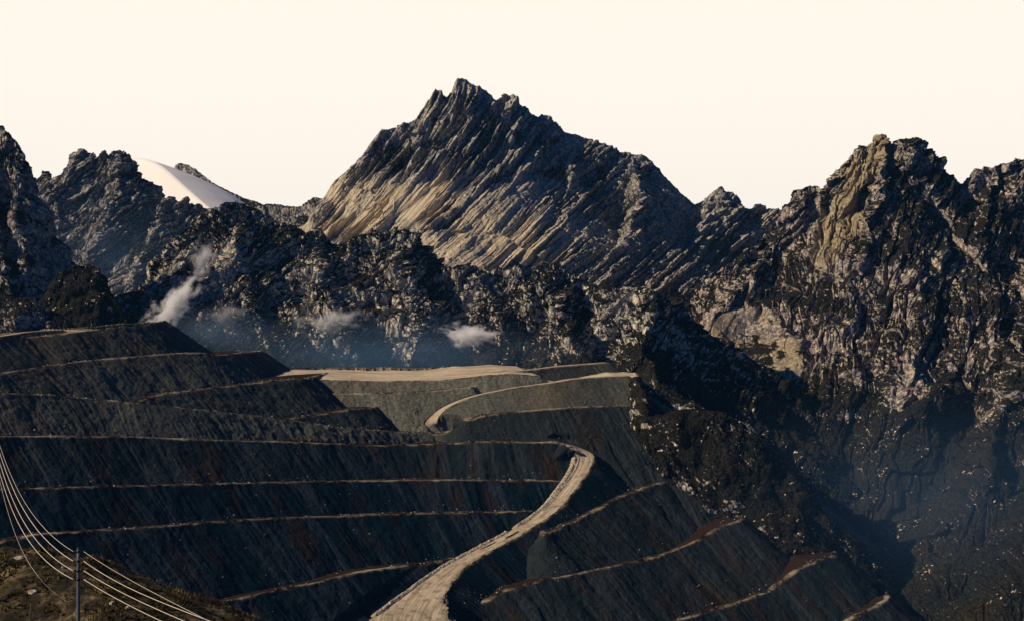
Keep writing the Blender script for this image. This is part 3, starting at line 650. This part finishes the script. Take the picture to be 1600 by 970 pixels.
med = [('lowest dark soil mound on the haul road near the junction', [(659,922),(664,913),(672,904)], 2.6), ('dark soil mound second from the junction on the haul road', [(675,899),(680,890),(687,881)], 2.4),
       ('short dark soil mound at the first bend of the haul road', [(722,874),(730,869),(738,864)], 1.5), ('longest narrow soil mound in the middle of the haul road', [(746,861),(760,855),(777,846)], 1.3),
       ('uppermost dark soil mound along the middle of the haul road', [(788,842),(800,836),(812,829)], 1.3)]
for k, (lab, pp, wd) in enumerate(med):
    mound('soil_mound', [rp_at(*p) for p in pp], wd, 1.5, MAT_SOIL, lab, 'soil mound', 'dark soil mounds along the middle of the haul road', seed=k*3.1)
def side_path(Q, S, h, i0, i1, off, dz=.2):
    return [list(Q[i] + S[i]*h[i]*off + np.array([0, 0, dz])) for i in np.linspace(i0, i1, 26).astype(int)]
nR = len(RQ)
mound('road_berm', side_path(RQ, RS, RH, int(nR*.17), int(nR*.52), 1.1), 4.6, 2.2, MAT_RUB, 'pale rubble berm along the left edge of the upper haul road', 'berm', 'rubble berms along the haul road', 1., .7)
mound('road_berm', side_path(RQ, RS, RH, int(nR*.53), int(nR*.88), 1.05), 4.2, 2.2, MAT_RUB, 'pale rubble berm along the left edge of the lower haul road', 'berm', 'rubble berms along the haul road', 5., .7)
mound('road_berm', side_path(RQ, RS, RH, int(nR*.17), int(nR*.45), .62), 1.6, 1.4, MAT_RUB, 'thin inner row of rubble beside the upper haul road lane', 'berm', 'rubble berms along the haul road', 9., .7)
mound('pale_spoil_heap', [rp_at(*p) for p in ((884,697),(893,699),(902,704),(910,711))], 3.6, 2.4, MAT_RUB, 'bright pale curved heap at the top end of the haul road', 'spoil heap', None, 2., .3)
nL = len(LQ)
mound('road_berm', side_path(LQ, LS, LH, int(nL*.55), int(nL*.97), 1.0), 2.2, 2.2, MAT_SOIL, 'brown berm along the left edge of the curving plateau road', 'berm', None, 4., .5)

# ------------------------------------------------------------------ rubble scattered along the bench edges (uncountable)
def ico():
    g = (1 + 5**.5)/2; V = [(-1,g,0),(1,g,0),(-1,-g,0),(1,-g,0),(0,-1,g),(0,1,g),(0,-1,-g),(0,1,-g),(g,0,-1),(g,0,1),(-g,0,-1),(-g,0,1)]
    Fc = [(0,11,5),(0,5,1),(0,1,7),(0,7,10),(0,10,11),(1,5,9),(5,11,4),(11,10,2),(10,7,6),(7,1,8),(3,9,4),(3,4,2),(3,2,6),(3,6,8),(3,8,9),(4,9,5),(2,4,11),(6,2,10),(8,6,7),(9,8,1)]
    return np.array(V)/1.9, np.array(Fc)
IV, IF = ico()
def scatter(name, pts, sizes, mat, label, rng):
    n = len(pts); V = IV[None]*(sizes[:, None, None]*rng.uniform(.55, 1.3, (n, 12, 1)))*rng.uniform(.6, 1.3, (n, 1, 3)) + pts[:, None]
    Fa = (IF[None] + (np.arange(n)*12)[:, None, None]).reshape(-1, 3); V = V.reshape(-1, 3)
    me = bpy.data.meshes.new(name); me.vertices.add(len(V)); me.vertices.foreach_set('co', V.reshape(-1).astype(np.float32))
    me.loops.add(Fa.size); me.loops.foreach_set('vertex_index', Fa.reshape(-1).astype(np.int32))
    me.polygons.add(len(Fa)); me.polygons.foreach_set('loop_start', np.arange(0, Fa.size, 3, dtype=np.int32)); me.update(calc_edges=True)
    o = link_mesh(name, me, mat); tag(o, label, 'rubble', kind='stuff'); return o
m, t, b = new_mat('pale_boulders'); geo = N(t, 'ShaderNodeNewGeometry').outputs['Position']
t.links.new(mixc(t, tex_noise(t, geo, .15, 2), (.16, .145, .12), (.50, .46, .39)), b.inputs['Base Color']); MAT_BLD = m
rng = np.random.RandomState(3); PT = []; SZ = []
for s in SOL:
    if not isinstance(s, Bench) or s.name == 'p0': continue
    c3 = np.array(s.crest3); L = np.concatenate([[0], np.cumsum(np.hypot(*np.diff(c3[:, :2], axis=0).T))])
    n = int(L[-1]/(3.2 if s.name not in ('l4', 'top') else 7))
    u = rng.uniform(0, L[-1], n); keep = perlin(u/40, s.Dm/7.) > -.25 + .3*rng.rand(n); u = u[keep]
    x = np.interp(u, L, c3[:, 0]); y = np.interp(u, L, c3[:, 1]); back = np.abs(rng.normal(0, 7, len(u)))+rng.choice([0, 6, 14], len(u))
    x = x - .35*back; y = y + .9*back
    ok = clearance(x, y) > 5; x, y = x[ok], y[ok]
    PT.append(np.stack([x, y, ground_z(x, y)], -1)); SZ.append(.35 + 1.25*rng.rand(len(x))**4)
for _ in range(1):                                                   # loners on the faces
    x = rng.uniform(-60, 1400, 1500); D = rng.uniform(1500, 2500, 1500); X1 = D*(x-CX)/F
    ok = clearance(X1, D) > 8; X1, D = X1[ok], D[ok]
    PT.append(np.stack([X1, D, ground_z(X1, D)], -1)); SZ.append(.3 + .9*rng.rand(len(D))**5)
scatter('rubble', np.concatenate(PT), np.concatenate(SZ), MAT_BLD, 'pale boulders and rubble strewn along the terrace edges', rng)

# ------------------------------------------------------------------ wide valley ground
m, t, b = new_mat('dark_valley_heath'); geo = N(t, 'ShaderNodeNewGeometry').outputs['Position']
t.links.new(ramp(t, tex_noise(t, geo, .02, 6, .7), [(.35, (.016, .018, .015)), (.55, (.035, .028, .018)), (.72, (.07, .06, .048))]), b.inputs['Base Color'])
bump(t, b, tex_noise(t, geo, .06, 5, .7), 4.); MAT_HEATH = m
gx = np.sign(np.linspace(-1, 1, 140))*np.abs(np.linspace(-1, 1, 140))**2.2*26000; gy = np.sign(np.linspace(-1, 1, 140))*np.abs(np.linspace(-1, 1, 140))**2.2*26000 + 1800
GX, GY = np.meshgrid(gx, gy)
o = grid_mesh('valley_ground', np.stack([GX, GY, -600 + 10*fbm(GX/900, GY/900, 1., 3)], -1), MAT_HEATH, smooth=True); tag(o, 'dark heath valley floor below the terraces', 'ground', kind='structure')

# ------------------------------------------------------------------ near hill with the power pole
m, t, b = new_mat('dry_grass_slope'); geo = N(t, 'ShaderNodeNewGeometry').outputs['Position']
na = tex_noise(t, geo, .35, 6, .7); nb = tex_noise(t, geo, .09, 4, .6)
c = ramp(t, na, [(.36, (.008, .007, .004)), (.5, (.042, .030, .013)), (.64, (.22, .165, .08))])
t.links.new(mixc(t, ramp(t, nb, [(.42, (0, 0, 0)), (.58, (.75, .75, .75))]), c, (.010, .009, .005)), b.inputs['Base Color'])
bump(t, b, na, .5); MAT_HILL = m
hr = [(-420,840,330),(-200,848,315),(0,860,300),(60,862,290),(100,873,284),(150,902,275),(190,930,266),(235,962,256),(275,992,248),(325,1034,238),(430,1130,220)]
nh = [dict(pts=hr, prof=(.5, 42, .16), round=7)]
hx = np.linspace(-130, 25, 420); hy = np.linspace(120, 420, 420); HX, HY = np.meshgrid(hx, hy)
def hill_h(X, Y):
    z = ridge_height(X + 1.5*fbm(X/14, Y/14, 2., 3), Y + 1.5*fbm(X/14, Y/14, 6., 3), nh, -140)
    z = np.where(Y > 262 + 0*X, z - .5*np.maximum(Y - 315, 0), z)
    return z + .8*fbm(X/9, Y/9, 1., 4) + .35*billow(X/2.6, Y/2.6, 3., 3)
HZ = hill_h(HX, HY)
o = grid_mesh('near_hill', np.stack([HX, HY, HZ], -1), MAT_HILL, smooth=True); tag(o, 'brown grassy hillside in the lower left corner', 'hillside', kind='structure')
# grass and heather tufts
rng = np.random.RandomState(21); n = 30000
tx = rng.uniform(-112, -25, n); ty = rng.uniform(205, 312, n)
keep = perlin(tx/7, ty/7, 4.) + .5*perlin(tx/2.2, ty/2.2, 9.) + .2*rng.normal(size=n) > .05; tx, ty = tx[keep], ty[keep]; tz = hill_h(tx, ty)
nbld = 9; V = []; Fc = []; cols = []
A = rng.uniform(0, 2*math.pi, (len(tx), nbld)); LN = rng.uniform(.3, 1.0, (len(tx), nbld))*(.45 + .9*rng.rand(len(tx), 1)**2); TL = rng.uniform(.15, .8, (len(tx), nbld))
base = np.stack([tx, ty, tz - .08], -1)[:, None] + np.stack([np.cos(A), np.sin(A), 0*A], -1)*.12
sd_ = np.stack([-np.sin(A), np.cos(A), 0*A], -1)*.09
tip = base + np.stack([np.cos(A)*LN*TL, np.sin(A)*LN*TL, LN*(1 - .35*TL)], -1)
V = np.stack([base - sd_, base + sd_, tip], 2).reshape(-1, 3); nf = len(V)//3
me = bpy.data.meshes.new('grass_tufts'); me.vertices.add(len(V)); me.vertices.foreach_set('co', V.reshape(-1).astype(np.float32))
me.loops.add(len(V)); me.loops.foreach_set('vertex_index', np.arange(len(V), dtype=np.int32)); me.polygons.add(nf); me.polygons.foreach_set('loop_start', np.arange(0, len(V), 3, dtype=np.int32)); me.update(calc_edges=True)
m, t, b = new_mat('dry_grass'); geo = N(t, 'ShaderNodeNewGeometry').outputs['Position']
t.links.new(ramp(t, tex_noise(t, geo, .16, 4, .7), [(.40, (.010, .009, .004)), (.52, (.040, .029, .012)), (.66, (.20, .15, .07))]), b.inputs['Base Color'])
tag(link_mesh('grass_tufts', me, m), 'dry brown grass tufts covering the near hillside', 'grass', kind='stuff')

# pale rocks lying on the near hill
def blob(name, loc, size, mat, seed, parent=None):
    n = 14; th = np.linspace(0, math.pi, n); ph = np.linspace(0, 2*math.pi, 2*n)
    TH, PH = np.meshgrid(th, ph, indexing='ij'); U = np.stack([np.sin(TH)*np.cos(PH), np.sin(TH)*np.sin(PH), np.cos(TH)], -1)
    r = 1 + .45*fbm(U[..., 0]*1.3 + seed, U[..., 1]*1.3, U[..., 2]*1.3, 3)
    r[:, -1] = r[:, 0]
    G = U*r[..., None]*np.array(size) + np.array(loc)
    return grid_mesh(name, G, mat)
m, t, b = new_mat('pale_boulder_stone'); geo = N(t, 'ShaderNodeNewGeometry').outputs['Position']
t.links.new(mixc(t, tex_noise(t, geo, 1.2, 4, .7), (.22, .19, .15), (.50, .45, .37)), b.inputs['Base Color']); MAT_STONE = m
def on_hill(x, y):
    D = np.arange(200, 320, .25); X1 = D*(x-CX)/F; below = dzp(y)*D < hill_h(X1, D)
    i = int(np.argmax(below)) if below.any() else 300
    return np.array([X1[i], D[i], float(hill_h(X1[i:i+1], D[i:i+1])[0])])
for k, (x, y, sz, lab) in enumerate([(32,873,(1.1,.5,.35),'long flat pale boulder near the top of the grassy hill'), (99,888,(.35,.35,.3),'small pale boulder between the long wires and the pole'),
                                     (176,944,(.5,.45,.4),'pale boulder on the dark grass right of the power pole'), (200,952,(.42,.4,.35),'rightmost pale boulder on the lower edge of the grassy hill'), (52,926,(.9,.6,.4),'broad pale boulder low on the grassy hill left of the pole')]):
    p = on_hill(x, y); tag(blob('boulder', p + np.array([0, 0, sz[2]*.35]), sz, MAT_STONE, k*2.3), lab, 'boulder', 'pale boulders on the near hill')

# ------------------------------------------------------------------ power pole, wires
def tube(name, pts, rad, mat, parent=None, ns=8, cap=True):
    pts = np.array(pts, float); k = len(pts); rad = np.broadcast_to(rad, (k,)); T = np.gradient(pts, axis=0); T /= np.linalg.norm(T, axis=1)[:, None]
    ref = np.array([0, 1, 0.]) if abs(T[0, 1]) < .8 else np.array([1., 0, 0]); A = np.cross(T, ref); A /= np.linalg.norm(A, axis=1)[:, None]; B = np.cross(T, A)
    an = np.linspace(0, 2*math.pi, ns, endpoint=False)
    V = (pts[:, None] + rad[:, None, None]*(A[:, None]*np.cos(an)[None, :, None] + B[:, None]*np.sin(an)[None, :, None])).reshape(-1, 3)
    Fc = [(i*ns+j, i*ns+(j+1) % ns, (i+1)*ns+(j+1) % ns, (i+1)*ns+j) for i in range(k-1) for j in range(ns)]
    if cap: Fc += [tuple(range(ns))[::-1], tuple((k-1)*ns + j for j in range(ns))]
    return tri_mesh(name, V, Fc, mat, parent, smooth=True)
def plain(name, col, rough=.6, metal=0.):
    m, t, b = new_mat(name); b.inputs['Roughness'].default_value = rough; b.inputs['Metallic'].default_value = metal
    geo = N(t, 'ShaderNodeNewGeometry').outputs['Position']
    t.links.new(mixc(t, tex_noise(t, geo, 2.5, 4, .7), tuple(c*.7 for c in col), tuple(min(1, c*1.25) for c in col)), b.inputs['Base Color']); return m
MAT_POLE = plain('weathered_blue_grey_steel', (.11, .135, .16), .55); MAT_INS = plain('dark_ceramic', (.02, .02, .025), .35); MAT_WIRE = plain('bare_aluminium_wire', (.62, .54, .42), .5); MAT_WOOD = plain('grey_weathered_wood', (.10, .085, .06), .8)
PD = float(on_hill(122.5, 992)[1]); KD = PD/264.0; ptop = at(122.5, 857, PD); pb = np.array([ptop[0], PD, float(hill_h(np.array([ptop[0]]), np.array([PD]))[0]) - .3])
pole = bpy.data.objects.new('power_pole', None); COL.objects.link(pole); pole.location = pb
tag(pole, 'slim grey power pole carrying four wires on the grassy hill', 'power pole')
hgt = ptop[2] - pb[2]
def loc(p): return [np.array(q) - pb for q in p]
zs = np.linspace(0, hgt, 7)
tube('shaft', [(0, 0, z) for z in zs], np.linspace(.31, .24, 7), MAT_POLE, pole, 12)
tube('cap', [(0, 0, hgt+.002), (0, 0, hgt+.12), (0, 0, hgt+.2)], [.29, .29, .13], MAT_INS, pole, 12)
ATT = []
for k, y in enumerate((861, 876, 891, 904.5)):
    z = at(122.5, y, PD)[2] - pb[2]
    tube('bracket_collar', [(0, 0, z-.16), (0, 0, z+.16)], [.35, .35], MAT_INS, pole, 12)
    ins = tube('insulator', [(.22, 0, z), (.52, 0, z), (.56, 0, z), (.66, 0, z), (.70, 0, z), (.84, 0, z)], [.07, .07, .15, .15, .07, .07], MAT_INS, pole, 10)
    ins2 = tube('insulator', [(-.22, 0, z), (-.52, 0, z), (-.56, 0, z), (-.66, 0, z), (-.70, 0, z), (-.84, 0, z)], [.07, .07, .15, .15, .07, .07], MAT_INS, pole, 10)
    ATT.append(z + pb[2])
for k in range(10):
    z = .9 + k*.75
    if z < hgt - 4.6: tube('climbing_step', [((-1)**k*.2, -.05, z), ((-1)**k*.5, -.05, z)], [.03, .03], MAT_POLE, pole, 6)
def curve_px(cp, n=60):
    """smooth wire through (x, y, distance) samples"""
    cp = np.array(cp, float); s = np.concatenate([[0], np.cumsum(np.hypot(*np.diff(cp[:, :2], axis=0).T))]); u = np.linspace(0, s[-1], n)
    deg = min(3, len(cp)-1)
    out = []
    fx, fy = np.polyfit(s, cp[:, 0], deg), np.polyfit(s, cp[:, 1], deg)
    D = np.interp(u, s, cp[:, 2])
    xx, yy = np.polyval(fx, u), np.polyval(fy, u)
    xx += np.interp(u, [0, s[-1]], [cp[0, 0]-xx[0], cp[-1, 0]-xx[-1]]); yy += np.interp(u, [0, s[-1]], [cp[0, 1]-yy[0], cp[-1, 1]-yy[-1]])
    return np.stack([D*(xx-CX)/F, D, -D*(yy-CY)/F], -1)
px0 = float(pix(np.array([[ptop[0]-.84, PD, 0]]))[0][0]); px1 = float(pix(np.array([[ptop[0]+.84, PD, 0]]))[0][0])
LD = (400, 372, 350, 330, 305, 284, 273)
left = [[(x, y, d) for (x, y), d in zip(q, LD)] for q in (
    [(-40,560),(-18,640),(0,693),(18,742),(45,795),(80,836),(103,852)], [(-40,575),(-20,650),(0,702),(16,753),(42,807),(76,848),(100,868)],
    [(-40,590),(-22,662),(0,714),(15,768),(38,820),(72,863),(100,884)], [(-40,605),(-24,675),(0,726),(13,780),(35,833),(68,876),(98,896)])]
right = [[(180,893,256),(250,930,246),(330,972,235),(420,1020,222)], [(180,906,256),(250,940,246),(330,970,236),(420,1010,222)], [(180,920,256),(250,953,246),(283,968,241),(400,1022,224)], [(180,935,256),(250,968,246),(330,1008,235),(400,1045,224)]]
nm = ['topmost thin', 'second', 'third', 'lowest']
for k in range(4):
    yk = CY - F*ATT[k]/PD; lk = [(a, b_, c_*KD) for a, b_, c_ in left[k]]; rk = [(a, b_, c_*KD) for a, b_, c_ in right[k]]
    wl_ = curve_px(lk + [(px0, yk, PD)]); wr_ = curve_px([(px1, yk, PD)] + rk)
    r = .055 if k else .035
    tag(tube('power_line', wl_, r, MAT_WIRE, None, 6), f'{nm[k]} power line sweeping from the pole up to the left edge', 'wire', 'power lines on the pole')
    tag(tube('power_line', wr_, r, MAT_WIRE, None, 6), f'{nm[k]} power line running from the pole down to the right', 'wire', 'power lines on the pole')
g_end = on_hill(112, 944)
tag(tube('stay_wire', curve_px([(-30,650,g_end[1]+40),(0,756,g_end[1]+24),(24,832,g_end[1]+10),(58,900,g_end[1]+1),(90,932,g_end[1]), (CX+F*g_end[0]/g_end[1], CY-F*g_end[2]/g_end[1], g_end[1])]), .03, MAT_WIRE, None, 6), 'single thin wire sagging down to the grass left of the pole', 'wire')
pp = on_hill(48, 968); tag(tube('marker_post', [pp - np.array([0, 0, .3]), pp + np.array([0, 0, 2.6])], [.11, .09], MAT_WOOD, None, 8), 'short weathered wooden post standing in grass at the lower left', 'post')

# ------------------------------------------------------------------ clouds and valley mist (volumes)
def volume_mat(name, dens, col, shape, nscale=1.6, thr=.45, soft=.35, aniso=.0):
    m = bpy.data.materials.new(name); m.use_nodes = True; t = m.node_tree; t.nodes.clear()
    o = N(t, 'ShaderNodeOutputMaterial'); v = N(t, 'ShaderNodeVolumePrincipled'); v.inputs['Color'].default_value = (*col, 1); v.inputs['Anisotropy'].default_value = aniso
    t.links.new(v.outputs[0], o.inputs['Volume'])
    oc = N(t, 'ShaderNodeTexCoord').outputs['Object']
    ln = N(t, 'ShaderNodeVectorMath', operation='LENGTH'); t.links.new(oc, ln.inputs[0])
    fo = math_(t, 'SUBTRACT', 1.0, ln.outputs['Value'], True)
    if shape == 'cloud':
        nz = tex_noise(t, mapping(t, oc, nscale if isinstance(nscale, tuple) else (nscale,)*3), 1, 5, .62)
        f = math_(t, 'ADD', math_(t, 'MULTIPLY', fo, .75), math_(t, 'MULTIPLY', math_(t, 'SUBTRACT', nz, .5), 1.7))
        f = math_(t, 'DIVIDE', math_(t, 'SUBTRACT', f, thr), soft, True)
        f = math_(t, 'MULTIPLY', f, math_(t, 'MULTIPLY', fo, 3.0, True))
    else:
        f = math_(t, 'MULTIPLY', fo, fo)
    t.links.new(math_(t, 'MULTIPLY', f, dens), v.inputs['Density']); return m
def ellipsoid(name, c, rad, rot, mat, **kw):
    me = bpy.data.meshes.new(name); n = 20
    th = np.linspace(.001, math.pi-.001, n); V = []; Fc = []
    for a in th:
        for p in np.linspace(0, 2*math.pi, 2*n, endpoint=False): V.append((math.sin(a)*math.cos(p), math.sin(a)*math.sin(p), math.cos(a)))
    for i in range(n-1):
        for j in range(2*n): Fc.append((i*2*n+j, (i+1)*2*n+j, (i+1)*2*n+(j+1) % (2*n), i*2*n+(j+1) % (2*n)))
    Fc.append(tuple(range(2*n))[::-1]); Fc.append(tuple((n-1)*2*n+j for j in range(2*n)))
    me.from_pydata(V, [], Fc); me.update(); o = link_mesh(name, me, mat)
    o.location = c; o.scale = rad; o.rotation_euler = rot; tag(o, **kw); return o
CLOUDS = True
if CLOUDS:
    G_ = 'small clouds over the valley'
    W_ = (.995, .99, .98)
    ellipsoid('cloud', at(268,478,2660), (130, 50, 44), (0, -math.radians(42), 0), volume_mat('plume_cloud', .45, W_, 'cloud', (5.4, 2.6, 2.8), .44, 1.1), label='bright slanting wisp of cloud rising at the left of the ridge', cat='cloud', group=G_)
    ellipsoid('cloud', at(318,402,2690), (38, 34, 66), (0, math.radians(8), 0), volume_mat('thin_cloud_top', .09, W_, 'cloud', (2.4, 2.4, 3.6), .42, .6), label='faint upright wisp of cloud at the top of the slanting plume', cat='cloud', group=G_)
    ellipsoid('cloud', at(732,522,2780), (84, 48, 36), (0, math.radians(6), 0), volume_mat('puff_cloud', .35, W_, 'cloud', (3.2, 2.4, 2.6), .38, 1.2), label='small bright oval cloud low in front of the dark ridge', cat='cloud', group=G_)
    ellipsoid('cloud', at(515,500,2790), (125, 55, 44), (0, math.radians(-3), 0), volume_mat('wispy_cloud', .08, W_, 'cloud', (5.4, 2.8, 2.6), .44, .9), label='thin ragged band of cloud left of the bright oval one', cat='cloud', group=G_)
    ellipsoid('cloud', at(352,490,2760), (60, 40, 34), (0, 0, 0), volume_mat('faint_cloud', .035, W_, 'cloud', (3., 2.2, 2.2), .40, .8), label='faintest small wisp of cloud just right of the slanting plume', cat='cloud', group=G_)
    ellipsoid('mist', at(330,520,2760), (170, 80, 60), (0, 0, 0), volume_mat('valley_mist', .005, (.35,.55,.85), 'mist'), label='faint blue mist below the slanting plume', cat='mist', kind='stuff')
    ellipsoid('mist', at(170,400,3420), (270, 150, 190), (0, 0, 0), volume_mat('far_mist', .0009, (.30,.52,.85), 'mist'), label='thin blue mist between the left cliff and the twin knobs', cat='mist', kind='stuff')
    ellipsoid('mist', at(590,560,2810), (480, 100, 95), (0, 0, 0), volume_mat('basin_mist', .0052, (.30,.54,.85), 'mist'), label='blue mist lying in the basin behind the plateau', cat='mist', kind='stuff')
    ellipsoid('mist', at(1500,800,2300), (520, 520, 260), (0, 0, 0), volume_mat('gorge_mist', .00045, (.22,.48,.90), 'mist'), label='blue mist filling the gorge at the lower right', cat='mist', kind='stuff')

# ------------------------------------------------------------------ haze: one box of pale air round the whole scene
HAZE = True
if HAZE:
    m = bpy.data.materials.new('pale_air'); m.use_nodes = True; t = m.node_tree; t.nodes.clear()
    o_ = N(t, 'ShaderNodeOutputMaterial'); v = N(t, 'ShaderNodeVolumePrincipled'); v.inputs['Density'].default_value = 8e-6; v.inputs['Color'].default_value = (.16, .48, .92, 1)
    t.links.new(v.outputs[0], o_.inputs['Volume'])
    x0, x1, y0, y1, z0, z1 = -27000, 27000, -25500, 29000, -650, 1050
    V = [(x, y, z) for x in (x0, x1) for y in (y0, y1) for z in (z0, z1)]
    hz = tri_mesh('haze', V, [(0,1,3,2),(4,6,7,5),(0,4,5,1),(2,3,7,6),(0,2,6,4),(1,5,7,3)], m); tag(hz, 'thin blue air over the whole valley', 'haze', kind='stuff')
